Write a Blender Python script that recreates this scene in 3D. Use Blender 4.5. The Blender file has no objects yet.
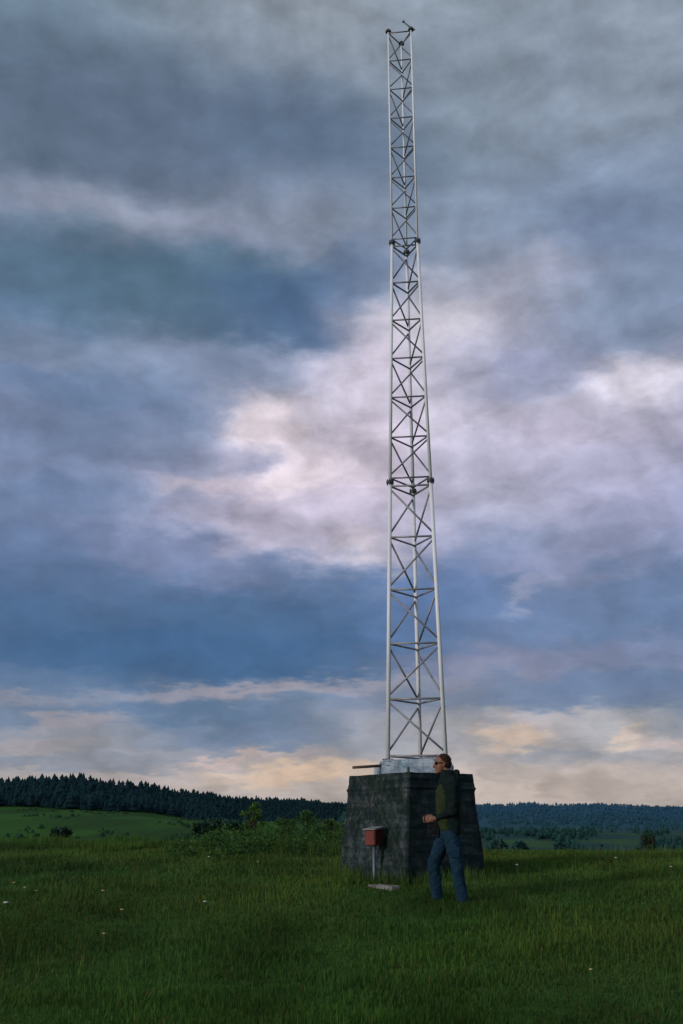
import bpy, math, random
import numpy as np
from mathutils import Vector, Matrix
random.seed(7); rng = np.random.default_rng(11)
S = bpy.context.scene
COL = S.collection
F, CX, CY, PITCH = 1130.6, 341.5, 512.0, math.radians(15.79)
EYE = 1.6
CP, SP = math.cos(PITCH), math.sin(PITCH)
FITS = 16.0 / 12.5            # survey units to metres

# ------------------------------------------------------------------ helpers
def ray(px, py):
    a, b = (px - CX) / F, -(py - CY) / F
    return Vector((a, CP - b * SP, SP + b * CP))
def at(px, py, Y):
    r = ray(px, py); k = Y / r.y
    return Vector((r.x * k, Y, EYE + r.z * k))
def tel(py):                 # tangent of the elevation of a pixel row
    return math.tan(PITCH - math.atan((py - CY) / F))

def tag(o, label=None, cat=None, group=None, kind=None):
    if label: o['label'] = label
    if cat: o['category'] = cat
    if group: o['group'] = group
    if kind: o['kind'] = kind
    return o
def empty(name, loc, label, cat, group=None, rz=0):
    o = bpy.data.objects.new(name, None); COL.objects.link(o)
    o.location = loc; o.rotation_euler = (0, 0, rz); o.empty_display_size = 0.2
    return tag(o, label, cat, group)
def link(name, me, mat, parent=None, smooth=False):
    o = bpy.data.objects.new(name, me); COL.objects.link(o)
    if mat: me.materials.append(mat)
    if parent: o.parent = parent
    if smooth: me.polygons.foreach_set('use_smooth', [True] * len(me.polygons))
    return o
class MB:
    """collects closed shapes in local coordinates"""
    def __init__(s): s.v = []; s.f = []
    def add(s, v, f):
        n = len(s.v); s.v += [tuple(p) for p in v]; s.f += [tuple(i + n for i in q) for q in f]; return s
    def tube(s, pts, rad, n=12, ell=None):
        pts = [Vector(p) for p in pts]
        if not hasattr(rad, '__len__'): rad = [rad] * len(pts)
        V = []; Fc = []
        up = Vector((0, 0, 1))
        d0 = (pts[-1] - pts[0]).normalized()
        if abs(d0.z) > .85: up = Vector((0, 1, 0))
        for i, p in enumerate(pts):
            a = pts[max(i - 1, 0)]; b = pts[min(i + 1, len(pts) - 1)]
            t = (b - a).normalized(); x = up.cross(t).normalized(); y = t.cross(x).normalized()
            for k in range(n):
                an = 2 * math.pi * k / n
                V.append(p + (x * math.cos(an) + y * math.sin(an)) * rad[i])
        m = len(pts)
        for i in range(m - 1):
            for k in range(n):
                Fc.append((i * n + k, i * n + (k + 1) % n, (i + 1) * n + (k + 1) % n, (i + 1) * n + k))
        Fc.append(tuple(range(n - 1, -1, -1))); Fc.append(tuple((m - 1) * n + k for k in range(n)))
        return s.add(V, Fc)
    def chain(s, pts, rad, n=14):       # tube with round ends
        s.tube(pts, rad, n)
        for p, r in zip(pts, rad): s.ball(p, (r, r, r), 8, n)
        return s
    def ball(s, c, r, nu=10, nv=16, rot=0):
        V = []; Fc = []; c = Vector(c); M = Matrix.Rotation(rot, 3, 'Y')
        V.append(c + M @ Vector((0, 0, r[2])))
        for i in range(1, nu):
            th = math.pi * i / nu
            for k in range(nv):
                ph = 2 * math.pi * k / nv
                V.append(c + M @ Vector((r[0] * math.sin(th) * math.cos(ph), r[1] * math.sin(th) * math.sin(ph), r[2] * math.cos(th))))
        V.append(c + M @ Vector((0, 0, -r[2]))); L = len(V) - 1
        for k in range(nv): Fc.append((0, 1 + k, 1 + (k + 1) % nv))
        for i in range(nu - 2):
            for k in range(nv):
                a = 1 + i * nv
                Fc.append((a + k, a + nv + k, a + nv + (k + 1) % nv, a + (k + 1) % nv))
        a = 1 + (nu - 2) * nv
        for k in range(nv): Fc.append((a + k, L, a + (k + 1) % nv))
        return s.add(V, Fc)
    def loft(s, secs, n=24):            # secs: (cx, cy, z, rx, ry)
        V = []; Fc = []
        for (x, y, z, rx, ry) in secs:
            for k in range(n):
                a = 2 * math.pi * k / n
                c_, s_ = math.cos(a), math.sin(a)
                e = .8
                V.append((x + rx * math.copysign(abs(c_) ** e, c_), y + ry * math.copysign(abs(s_) ** e, s_), z))
        m = len(secs)
        for i in range(m - 1):
            for k in range(n):
                Fc.append((i * n + k, i * n + (k + 1) % n, (i + 1) * n + (k + 1) % n, (i + 1) * n + k))
        Fc.append(tuple(range(n - 1, -1, -1))); Fc.append(tuple((m - 1) * n + k for k in range(n)))
        return s.add(V, Fc)
    def box(s, c, d, rot=None):
        c = Vector(c); V = []
        for i in range(8):
            p = Vector(((i & 1) - .5, ((i >> 1) & 1) - .5, ((i >> 2) & 1) - .5))
            p = Vector((p.x * d[0], p.y * d[1], p.z * d[2]))
            if rot is not None: p = rot @ p
            V.append(c + p)
        return s.add(V, [(0, 2, 3, 1), (4, 5, 7, 6), (0, 1, 5, 4), (2, 6, 7, 3), (0, 4, 6, 2), (1, 3, 7, 5)])
    def mesh(s, name):
        me = bpy.data.meshes.new(name); me.from_pydata(s.v, [], s.f); me.update(); return me
    def build(s, name, mat, parent=None, smooth=False, bevel=0, loc=None):
        o = link(name, s.mesh(name), mat, parent, smooth)
        if loc is not None: o.location = loc
        if bevel:
            b = o.modifiers.new('bevel', 'BEVEL'); b.width = bevel; b.segments = 2; b.limit_method = 'ANGLE'
        return o
def npmesh(name, V, Fc):
    """V (n,3), Fc (m,k) constant side count"""
    me = bpy.data.meshes.new(name); k = Fc.shape[1]
    me.vertices.add(len(V)); me.vertices.foreach_set('co', V.astype(np.float32).ravel())
    me.loops.add(Fc.size); me.loops.foreach_set('vertex_index', Fc.astype(np.int32).ravel())
    me.polygons.add(len(Fc)); me.polygons.foreach_set('loop_start', np.arange(0, Fc.size, k, dtype=np.int32))
    me.update(calc_edges=True); return me
def setcol(me, C, name='Col'):
    a = me.color_attributes.new(name, 'FLOAT_COLOR', 'POINT')
    C4 = np.ones((len(C), 4), np.float32); C4[:, :3] = C; a.data.foreach_set('color', C4.ravel())
def vnoise(x, y, seed=0):
    xi = np.floor(x).astype(np.int64); yi = np.floor(y).astype(np.int64); fx = x - xi; fy = y - yi
    fx = fx * fx * (3 - 2 * fx); fy = fy * fy * (3 - 2 * fy)
    def h(a, b):
        n = (a * 374761393 + b * 668265263 + seed * 974634777) & 0xffffffff
        n = ((n ^ (n >> 13)) * 1274126177) & 0xffffffff
        return ((n ^ (n >> 16)) & 0xffff) / 65535.0
    return (h(xi, yi) * (1 - fx) + h(xi + 1, yi) * fx) * (1 - fy) + (h(xi, yi + 1) * (1 - fx) + h(xi + 1, yi + 1) * fx) * fy
def fbm(x, y, o=4, seed=0):
    t = 0; a = .5
    for i in range(o): t = t + a * (vnoise(x * 2 ** i + 17.3 * i, y * 2 ** i - 9.1 * i, seed + i) - .5); a *= .5
    return t
def remesh(mb, voxel, bump=0, bscale=8, seed=0, smooth_it=3):
    me = mb.mesh('tmp'); o = bpy.data.objects.new('tmp', me); COL.objects.link(o)
    m = o.modifiers.new('r', 'REMESH'); m.mode = 'VOXEL'; m.voxel_size = voxel; m.use_smooth_shade = True
    sm = o.modifiers.new('s', 'SMOOTH'); sm.iterations = smooth_it; sm.factor = .5
    dg = bpy.context.evaluated_depsgraph_get(); dg.update()
    out = bpy.data.meshes.new_from_object(o.evaluated_get(dg)); bpy.data.objects.remove(o)
    if bump:
        n = len(out.vertices); co = np.empty(n * 3); nr = np.empty(n * 3)
        out.vertices.foreach_get('co', co); out.vertices.foreach_get('normal', nr)
        co = co.reshape(-1, 3); nr = nr.reshape(-1, 3)
        q = fbm(co[:, 0] * bscale + co[:, 1] * bscale * .7, co[:, 2] * bscale * 1.5 - co[:, 0] * bscale * .6, 3, seed)
        co += nr * (q * bump * 2)[:, None]; out.vertices.foreach_set('co', co.ravel()); out.update()
    return out

# ------------------------------------------------------------------ materials
def newmat(name):
    m = bpy.data.materials.new(name); m.use_nodes = True; nt = m.node_tree
    return m, nt, nt.nodes['Principled BSDF']
def ramp(nt, src, stops):
    r = nt.nodes.new('ShaderNodeValToRGB'); e = r.color_ramp.elements
    while len(e) < len(stops): e.new(.5)
    for i, (p, c) in enumerate(stops):
        e[i].position = p; e[i].color = (*c, 1)
    nt.links.new(src, r.inputs[0]); return r.outputs[0]
def noise(nt, scale, detail=6, rough=.6, coord='Object', dist=0, vec=None, stretch=None):
    n = nt.nodes.new('ShaderNodeTexNoise'); n.inputs['Scale'].default_value = scale
    n.inputs['Detail'].default_value = detail; n.inputs['Roughness'].default_value = rough; n.inputs['Distortion'].default_value = dist
    if vec is None:
        vec = nt.nodes.new('ShaderNodeTexCoord').outputs[coord]
    if stretch:
        mp = nt.nodes.new('ShaderNodeMapping'); mp.inputs['Scale'].default_value = stretch; nt.links.new(vec, mp.inputs[0]); vec = mp.outputs[0]
    nt.links.new(vec, n.inputs['Vector']); return n.outputs['Fac']
def mix(nt, a, b, fac, mode='MIX'):
    m = nt.nodes.new('ShaderNodeMix'); m.data_type = 'RGBA'; m.blend_type = mode
    for s, v in ((m.inputs[0], fac), (m.inputs[6], a), (m.inputs[7], b)):
        if hasattr(v, 'links'): nt.links.new(v, s)
        elif hasattr(v, '__len__'): s.default_value = (*v, 1)
        else: s.default_value = v
    return m.outputs[2]
def bump(nt, src, bsdf, strength=.3, dist=.01):
    b = nt.nodes.new('ShaderNodeBump'); b.inputs['Strength'].default_value = strength; b.inputs['Distance'].default_value = dist
    nt.links.new(src, b.inputs['Height']); nt.links.new(b.outputs[0], bsdf.inputs['Normal'])
def simple(name, c1, c2, scale=20, rough=.7, metallic=0, bm=.2, bd=.004, stretch=None, spec=.3):
    m, nt, b = newmat(name); n = noise(nt, scale, stretch=stretch)
    nt.links.new(ramp(nt, n, [(.35, c1), (.65, c2)]), b.inputs['Base Color'])
    b.inputs['Roughness'].default_value = rough; b.inputs['Metallic'].default_value = metallic
    b.inputs['Specular IOR Level'].default_value = spec
    if bm: bump(nt, n, b, bm, bd)
    return m
def colmat(name, rough=.85, nscale=0, namp=(.7, 1.25), trans=0, spec=.1):
    m, nt, b = newmat(name)
    a = nt.nodes.new('ShaderNodeAttribute'); a.attribute_name = 'Col'; c = a.outputs['Color']
    if nscale:
        n = noise(nt, nscale); k = ramp(nt, n, [(.3, (namp[0],) * 3), (.7, (namp[1],) * 3)]); c = mix(nt, c, k, 1.0, 'MULTIPLY')
    nt.links.new(c, b.inputs['Base Color']); b.inputs['Roughness'].default_value = rough
    b.inputs['Specular IOR Level'].default_value = spec
    if trans:
        t = nt.nodes.new('ShaderNodeBsdfTranslucent'); ms = nt.nodes.new('ShaderNodeMixShader'); ms.inputs[0].default_value = trans
        nt.links.new(c, t.inputs[0]); nt.links.new(b.outputs[0], ms.inputs[1]); nt.links.new(t.outputs[0], ms.inputs[2])
        nt.links.new(ms.outputs[0], nt.nodes['Material Output'].inputs[0])
    return m
M_leg = simple('galvanised_leg', (.74, .74, .76), (.88, .88, .90), 6, .45, .0, .1, .002, (1, 1, .25))
M_brace = simple('steel_brace_shaded', (.13, .135, .15), (.21, .215, .235), 9, .5, .4, .1, .002)  # upper braces: shade on their undersides put into the steel colour
M_brace_low = simple('steel_brace_lit', (.24, .24, .25), (.34, .34, .35), 9, .5, .3, .1, .002)  # same steel, lighter: light on the lowest section put into the colour
M_flange = simple('dark_flange', (.05, .05, .056), (.10, .10, .105), 30, .6, .3)

# ------------------------------------------------------------------ camera
cam = bpy.data.cameras.new('camera'); co = bpy.data.objects.new('camera', cam); COL.objects.link(co)
co.location = (0, 0, EYE); co.rotation_euler = (math.pi / 2 + PITCH, 0, 0)
cam.sensor_fit = 'VERTICAL'; cam.sensor_height = 24; cam.lens = 24 * F / 1024
cam.clip_start = .1; cam.clip_end = 40000
S.camera = co
S.view_settings.view_transform = 'Standard'; S.view_settings.look = 'None'; S.view_settings.exposure = 0

# ------------------------------------------------------------------ terrain profile
_U = np.array([-.62, -.30, -.235, -.187, -.125, -.08, -.036, .0, .06, .14, .165, .18, .21, .25, .30, .62])      # x / y of the heading
_D = np.array([0, 4, 8, 13.6, 14.3, 16, 18, 22, 28, 36, 50, 75, 110, 160, 220, 300, 420, 540, 650, 900, 1200, 1700, 2500, 3200, 5000, 15000.])
def _row(*v): return list(v)
_near = [-1.6, -1.44, -1.245, -.790, -.70, -.58, -.47, -.42]
def _far(py, d): return tel(py) * d
T = []
for u in _U:
    L = min(1, max(0, (.08 - u) / .08)); L2 = min(1, max(0, (.02 - u) / .12))
    R_ = 1 - L2
    r = list(_near)
    r += [-.34 * L2 - .50 * R_, -.62 * L2 - .95 * R_, -1.3 - .8 * R_, -2.6 - 2.2 * R_, -3.6 - 6 * R_, -3.0 - 10 * R_]
    r += [L * -1.0 + (1 - L) * -16, L * 2.2 + (1 - L) * -20]
    ip = lambda *v: float(np.interp(u, [-.30, -.235, -.187, -.125, -.08, -.036, 0], v))
    r += [L * _far(ip(811, 812, 814, 823, 834, 837, 838), 420) + (1 - L) * -22, L * _far(ip(801, 801, 805, 813, 820, 824, 828), 540) + (1 - L) * -20, L * _far(ip(790, 787, 793, 800, 805, 806, 809), 650) + (1 - L) * -17]
    r += [L * 14 + (1 - L) * -10, L * 6 + (1 - L) * -3, 2 + 6 * R_, _far(float(np.interp(u, [-.06, 0, .06, .14, .165, .18, .21, .25, .30], [803, 807, 808, 809, 806, 811, 808, 811, 817])), 2500), 62, 30, 0]
    T.append(r)
T = np.array(T)
def ground(x, y):
    x = np.atleast_1d(np.asarray(x, float)); y = np.atleast_1d(np.asarray(y, float))
    d = np.hypot(x, y); yy = np.maximum(y, 1e-3); u = np.clip(x / np.maximum(yy, .35 * d + 1e-6), -.62, .62)
    u = np.where(y <= 0, np.sign(x) * .62, u)
    ds = np.where(y > 0, d, -d)
    ui = np.clip(np.searchsorted(_U, u) - 1, 0, len(_U) - 2); fu = (u - _U[ui]) / (_U[ui + 1] - _U[ui]); fu = fu * fu * (3 - 2 * fu)
    dd = np.clip(d, 0, 14999); di = np.clip(np.searchsorted(_D, dd, side='right') - 1, 0, len(_D) - 2); fd = (dd - _D[di]) / (_D[di + 1] - _D[di])
    # monotone-ish cubic along distance
    def val(i, j):
        j = np.clip(j, 0, len(_D) - 1); return T[i, j]
    def prof(i):
        p1 = val(i, di); p2 = val(i, di + 1)
        h = _D[di + 1] - _D[di]
        s = (p2 - p1) / h
        j0 = np.clip(di - 1, 0, 99); s0 = np.where(di > 0, (p1 - val(i, j0)) / np.maximum(_D[di] - _D[j0], 1e-6), s)
        j3 = np.clip(di + 2, 0, len(_D) - 1); s2 = np.where(di + 2 < len(_D), (val(i, j3) - p2) / np.maximum(_D[j3] - _D[di + 1], 1e-6), s)
        m1 = .5 * (s0 + s); m2 = .5 * (s + s2); t = fd
        return (2 * t**3 - 3 * t**2 + 1) * p1 + (t**3 - 2 * t**2 + t) * h * m1 + (-2 * t**3 + 3 * t**2) * p2 + (t**3 - t**2) * h * m2
    z = prof(ui) * (1 - fu) + prof(ui + 1) * fu
    back = -1.6 - .03 * d
    w = np.clip((-y) / 6, 0, 1); z = z * (1 - w) + np.clip(back, -12, 0) * w
    near = np.clip((60 - d) / 30, 0, 1)
    z = z + near * (fbm(x * .7, y * .7, 3, 5) * .10 + fbm(x * 2.5, y * 2.5, 2, 9) * .03)
    z = z + np.clip((d - 300) / 1500, 0, 1) * fbm(x / 330, y / 420, 4, 21) * 16 + np.clip((d - 60) / 300, 0, 1) * fbm(x / 60, y / 60, 3, 22) * 2.2
    return z + EYE
def gz(x, y): return float(ground([x], [y])[0])
def hit(px, py, lift=.0):
    r = ray(px, py); lo = 3.0
    Y = 4.0
    while Y < 3000:
        if EYE + r.z / r.y * Y <= gz(r.x / r.y * Y, Y) + lift: break
        Y *= 1.01
    return at(px, py, Y)

az = np.concatenate([np.arange(-180, -40, 4), np.arange(-40, 40, .25), np.arange(40, 180, 4)])
rr = np.concatenate([[.3, 1, 2, 3], np.arange(4, 40, .25), 40 * 1.028 ** np.arange(0, 218)])
A, R = np.meshgrid(np.radians(az), rr, indexing='ij')
X = R * np.sin(A); Y = R * np.cos(A); Z = ground(X.ravel(), Y.ravel())
V = np.stack([X.ravel(), Y.ravel(), Z], 1); na, nr_ = A.shape
V = np.concatenate([V, [[0, 0, gz(0, 0.01)]]])
I, J = np.meshgrid(np.arange(na), np.arange(nr_ - 1), indexing='ij'); I2 = (I + 1) % na
Fc = np.stack([I * nr_ + J, I * nr_ + J + 1, I2 * nr_ + J + 1, I2 * nr_ + J], -1).reshape(-1, 4)
def lerp(a, b, t): return a * (1 - t[:, None]) + b * t[:, None]
def forest_edge(u):
    return 470 + 90 * fbm(u * 14, u * 3, 3, 101) - 120 * np.clip((u + .135) / .05, 0, 1) + 240 * np.clip((u - .005) / .05, 0, 1)
def terrain_colour(x, y):
    d = np.hypot(x, y); c = np.tile([.035, .085, .014], (len(d), 1)).astype(float)
    field = np.array([.040, .120, .016]); dark = np.array([.026, .072, .014])
    n1 = np.clip(fbm(x / 14, y / 55, 5, 31) * 3.8 + .55, 0, 1)
    fcol = lerp(np.tile(field, (len(d), 1)), np.tile(dark, (len(d), 1)), n1)
    c = lerp(c, fcol, np.clip((d - 60) / 90, 0, 1))
    n2 = np.clip(fbm(x / 160, y / 230, 4, 37) * 3.2 + .42, 0, 1)
    n3 = np.clip(fbm(x / 50, y / 90, 3, 39) * 4 + .3, 0, 1)
    mid = lerp(np.tile([.022, .065, .062], (len(d), 1)), np.tile([.048, .110, .042], (len(d), 1)), n2 * n3)
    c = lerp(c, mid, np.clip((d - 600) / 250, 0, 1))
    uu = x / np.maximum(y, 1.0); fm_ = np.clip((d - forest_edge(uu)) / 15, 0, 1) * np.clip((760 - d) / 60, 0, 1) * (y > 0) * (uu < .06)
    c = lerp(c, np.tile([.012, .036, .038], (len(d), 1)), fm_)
    c = lerp(c, np.tile([.036, .11, .165], (len(d), 1)), np.clip((d - 1300) / 700, 0, 1))  # far ground turns blue: distance haze painted into the colour
    return c
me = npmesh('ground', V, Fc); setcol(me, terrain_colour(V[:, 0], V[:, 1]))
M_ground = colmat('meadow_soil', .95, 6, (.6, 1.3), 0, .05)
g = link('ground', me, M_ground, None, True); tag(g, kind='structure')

# ------------------------------------------------------------------ mast
mast_X, mast_Y, mast_Z, mast_yaw = .8274 * FITS, 12.5 * FITS, .7797 * FITS + EYE, -.1401
s0, s1, s2, s3 = .619, .466, .3127, .2964
b1, b2, b3, gap = .6074, .4995, .4298, .0981
lx, ly = -.0063, .0054
mast = empty('lattice_mast', (mast_X, mast_Y, mast_Z), 'tall galvanised triangular lattice mast standing on the concrete block', 'mast')
zb = [0, 5 * b1 + gap, 5 * b1 + gap * 2 + 6 * b2]
def corner(i, h, side):
    a = math.radians((210, 330, 90)[i]) + mast_yaw; r = side / math.sqrt(3)
    return Vector((lx * h + r * math.cos(a), ly * h + r * math.sin(a), h)) * FITS
sections = [(0, 5, b1, s0, s1, .030, .0150, True), (1, 6, b2, s1, s2, .0245, .0135, True), (2, 7, b3, s2, s3, .0165, .0108, False)]
first_global = 0
for si, nb, bh, sa, sb, lr, br, _ in sections:
    z0 = zb[si]
    def P(i, k, dz=0):
        t = k / nb; return corner(i, z0 + bh * k + dz, sa + (sb - sa) * t)
    for i in range(3):
        ext0 = -.045 if si == 0 else -gap / 2; ext1 = gap / 2 if si < 2 else .012
        MB().tube([P(i, 0, ext0), P(i, nb, ext1)], [lr, lr * .96], 14).build('leg', M_leg, mast, True)
    # horizontals
    for k in range(nb + 1):
        for i in range(3):
            a, b = P(i, k), P((i + 1) % 3, k)
            d = (b - a).normalized()
            MB().tube([a + d * lr * .6, b - d * lr * .6], br, 8).build('horizontal_brace', M_brace_low if si == 0 else M_brace, mast, True)
    # diagonals: alternate hand in every bay
    for k in range(nb):
        gi = first_global + k
        for i in range(3):
            j = (i + 1) % 3
            # front (0,1): even -> left top to right bottom ; right (1,2): right top to rear bottom ; left (2,0): rear top to left bottom
            hi, lo = (i, j) if gi % 2 == 0 else (j, i)
            a = P(hi, k + 1, -.035); b = P(lo, k, .035)
            d = (b - a).normalized(); outw = Vector((0, 0, 0))
            MB().tube([a + d * lr * .8, b - d * lr * .8], br * .95, 8).build('diagonal_brace', M_brace_low if si == 0 else M_brace, mast, True)
    first_global += nb
for si in (1, 2):
    z = zb[si] - gap / 2; side = s1 if si == 1 else s2; fr = .056 if si == 1 else .050
    for i in range(3):
        c = corner(i, z, side)
        fm = MB(); fm.tube([c + Vector((0, 0, -.018)), c + Vector((0, 0, -.002))], fr, 18); fm.tube([c + Vector((0, 0, .002)), c + Vector((0, 0, .018))], fr, 18)
        for q in range(6):
            a = q * math.pi / 3 + .3; p = c + Vector((math.cos(a), math.sin(a), 0)) * fr * .76
            fm.tube([p + Vector((0, 0, -.042)), p + Vector((0, 0, .042))], .008, 6)
        fm.build('flange', M_flange, mast)
for i in range(3):
    c = corner(i, zb[2] + 7 * b3 + .012, s3)
    MB().tube([c, c + Vector((0, 0, .018))], .048, 18).tube([c + Vector((0, 0, .022)), c + Vector((0, 0, .05))], [.05, .03], 12).build('flange', M_flange, mast)
    c = corner(i, -.045, s0)
    MB().tube([c, c + Vector((0, 0, .02))], .075, 18).build('base_plate', M_flange, mast)
ctop = corner(1, zb[2] + 7 * b3 + .03, s3)
MB().tube([ctop + Vector((.06, -.02, -.035)), ctop + Vector((-.05, .0, .07)), ctop + Vector((-.115, .03, .165))], [.013, .012, .010], 8)\
    .tube([ctop + Vector((-.115, .03, .165)), ctop + Vector((-.130, .03, .178))], .022, 8).build('bracket', M_flange, mast)

# ------------------------------------------------------------------ concrete block
def conc(name, cols, sc, moss_and_shade=None, streak=True):
    m, nt, b = newmat(name)
    tc = nt.nodes.new('ShaderNodeTexCoord').outputs['Object']
    n = noise(nt, sc, 8, .65, vec=tc, dist=.4, stretch=(1, 1, 1.6)); c = ramp(nt, n, cols)
    if moss_and_shade:
        nb_ = noise(nt, 5, 3, .5, vec=tc, stretch=(.25, .25, 3.2)); c = mix(nt, c, ramp(nt, nb_, [(.42, (.50, .54, .56)), (.58, (1.25, 1.22, 1.18))]), .8, 'MULTIPLY')
    if streak:
        n2 = noise(nt, 7, 5, .6, vec=tc, stretch=(1, 1, .12)); c = mix(nt, c, ramp(nt, n2, [(.35, (.45, .45, .45)), (.65, (1.15, 1.12, 1.1))]), .75, 'MULTIPLY')
    if moss_and_shade:
        n3 = noise(nt, 2.6, 7, .7, vec=tc, dist=.6); c = mix(nt, c, moss_and_shade, ramp(nt, n3, [(.46, (0, 0, 0)), (.62, (1, 1, 1))]))
    if moss_and_shade:
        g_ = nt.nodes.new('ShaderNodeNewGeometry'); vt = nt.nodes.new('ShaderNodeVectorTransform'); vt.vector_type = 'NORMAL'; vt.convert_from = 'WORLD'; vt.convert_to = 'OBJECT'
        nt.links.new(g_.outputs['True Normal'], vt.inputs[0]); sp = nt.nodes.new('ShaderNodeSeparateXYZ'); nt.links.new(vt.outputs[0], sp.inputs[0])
        c = mix(nt, c, (.38, .52, .55), ramp(nt, sp.outputs[1], [(0, (1, 1, 1)), (.02, (0, 0, 0))]), 'MULTIPLY')  # right face multiplied darker: its shade is painted into the colour
    n5 = noise(nt, 26, 6, .7, vec=tc); c = mix(nt, c, ramp(nt, n5, [(.3, (.6, .6, .6)), (.7, (1.3, 1.3, 1.3))]), .8, 'MULTIPLY')
    nt.links.new(c, b.inputs['Base Color']); b.inputs['Roughness'].default_value = .92; b.inputs['Specular IOR Level'].default_value = .15
    n4 = noise(nt, sc * 7, 8, .7, vec=tc); bump(nt, n4, b, .5, .008)
    return m
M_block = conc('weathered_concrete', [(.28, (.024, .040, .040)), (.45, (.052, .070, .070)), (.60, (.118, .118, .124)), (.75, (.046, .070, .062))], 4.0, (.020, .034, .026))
M_cap = conc('pale_concrete', [(.3, (.14, .24, .31)), (.5, (.32, .40, .47)), (.7, (.46, .52, .58))], 5)
nearT = at(409, 772, 15.07); zT = nearT.z
axL = Vector((-.547, .837, 0)).normalized(); axR = Vector((axL.y, -axL.x, 0))
LL, LR = 1.42, 1.08
H = 1.75
def quadpt(a, b, h, out):     # a,b in 0..1 across the two faces, h height above the base; out: taper
    c = Vector((nearT.x, nearT.y, 0)) + axL * LL / 2 + axR * LR / 2
    t = 1 - h / H
    return c + axL * (a - .5) * (LL + out[0] * t) + axR * (b - .5) * (LR + out[1] * t)
bc = Vector((nearT.x, nearT.y, 0)) + axL * LL / 2 + axR * LR / 2
block = empty('concrete_block', (bc.x, bc.y, zT - H), 'large weathered mossy concrete block tapering upward under the lattice mast', 'concrete block', rz=math.atan2(axR.y, axR.x))
# local frame: x along axR, y along axL
def slab_mesh(name, w0, d0, w1, d1, h, z0, n=44, amp=.010, seed=3, ledge=None):
    """four sides and a top, displaced for worn, uneven concrete"""
    Vs = []; Fs = []
    perim = [(-1, -1), (1, -1), (1, 1), (-1, 1)]
    nh = max(4, int(n * h / 1.2)); loop = []
    for s_ in range(4):
        p, q = perim[s_], perim[(s_ + 1) % 4]
        for k in range(n): loop.append((p[0] + (q[0] - p[0]) * k / n, p[1] + (q[1] - p[1]) * k / n))
    loop = np.array(loop); m = len(loop)
    for j in range(nh + 1):
        t = j / nh; w = (w0 + (w1 - w0) * t) / 2; d = (d0 + (d1 - d0) * t) / 2
        x = loop[:, 0] * w; y = loop[:, 1] * d; z = np.full(m, z0 + h * t)
        ed = np.maximum(np.abs(loop[:, 0]), np.abs(loop[:, 1])); co_ = np.minimum(np.abs(loop[:, 0]), np.abs(loop[:, 1]))
        rnd = np.clip((co_ - .97) / .03, 0, 1) * .012
        q = fbm(x * 4 + z * 2.1, y * 4 - z * 3.3, 4, seed) * 2 * amp + fbm(x * 22 + z * 17, y * 22 - z * 13, 2, seed + 4) * amp * .8
        course = 0
        if ledge:
            course = .016 * (np.exp(-((z - z0 - ledge) / .018) ** 2)) - .004 * (abs(((z - z0) % .30) - .15) < .012)
            course = course + .005 * (z - z0 > ledge)
        rr_ = 1 + (q + course - rnd) / (.5 * (w + d))
        Vs.append(np.stack([x * rr_, y * rr_, z + (fbm(x * 9, y * 9, 2, seed + 8) * .025 if j == nh else 0)], 1))
    Vs = np.concatenate(Vs); fs = []
    for j in range(nh):
        for k in range(m): fs.append((j * m + k, j * m + (k + 1) % m, (j + 1) * m + (k + 1) % m, (j + 1) * m + k))
    me_ = bpy.data.meshes.new(name); fs.append(tuple(nh * m + k for k in range(m))); me_.from_pydata(Vs.tolist(), [], fs); me_.update()
    return me_
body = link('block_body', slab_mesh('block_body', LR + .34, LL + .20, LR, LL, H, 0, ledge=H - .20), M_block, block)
# stepped pale plinth under the mast
def poly_slab(name, pts, z0, h, amp, seed, step=.02):
    L_ = []
    for i in range(len(pts)):
        p, q = Vector(pts[i]), Vector(pts[(i + 1) % len(pts)]); n = max(2, int((q - p).length / step))
        for k in range(n): L_.append(p.lerp(q, k / n))
    P_ = np.array([(p.x, p.y) for p in L_]); m_ = len(P_); nh = max(2, int(h / step)); Vs = []
    c_ = P_.mean(0); dr = P_ - c_; dr /= np.linalg.norm(dr, axis=1)[:, None]
    for j in range(nh + 1):
        z = z0 + h * j / nh
        q = fbm(P_[:, 0] * 9 + z * 8, P_[:, 1] * 9 - z * 6, 3, seed) * 2 * amp - (.012 if j == nh else 0)
        zz_ = np.full(m_, z) + (fbm(P_[:, 0] * 12, P_[:, 1] * 12, 2, seed + 2) * .03 if j == nh else 0)
        Vs.append(np.concatenate([P_ + dr * q[:, None], zz_[:, None]], 1))
    fs = [(j * m_ + k, j * m_ + (k + 1) % m_, (j + 1) * m_ + (k + 1) % m_, (j + 1) * m_ + k) for j in range(nh) for k in range(m_)]
    fs.append(tuple(nh * m_ + k for k in range(m_)))
    me_ = bpy.data.meshes.new(name); me_.from_pydata(np.concatenate(Vs).tolist(), [], fs); me_.update(); return me_
pl = link('plinth', poly_slab('plinth', [(-.455, .21), (-.48, .0), (-.36, -.20), (.02, -.55), (.36, -.52), (.44, .50), (-.15, .50)], H + .002, .12, .008, 11), M_cap, block)
pl['label'] = 'pale bluish stepped concrete plinth on top of the dark block'
link('plinth_step', poly_slab('plinth_step', [(-.45, .09), (-.46, -.01), (-.35, -.185), (.02, -.535), (.35, -.50), (.42, .46), (.0, .46)], H + .122, .05, .007, 13), M_cap, pl)
link('plinth_step', poly_slab('plinth_step', [(-.43, .04), (-.44, -.02), (-.33, -.17), (.02, -.52), (.34, -.485), (.40, .42), (.05, .42)], H + .172, .028, .006, 15), M_cap, pl)
# short rusty stub on the top edge
stub = MB().tube([(-.47, -.60, H - .01), (-.47, -.60, H + .07)], [.022, .018], 8).build('anchor_stub', M_flange, block)
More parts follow.
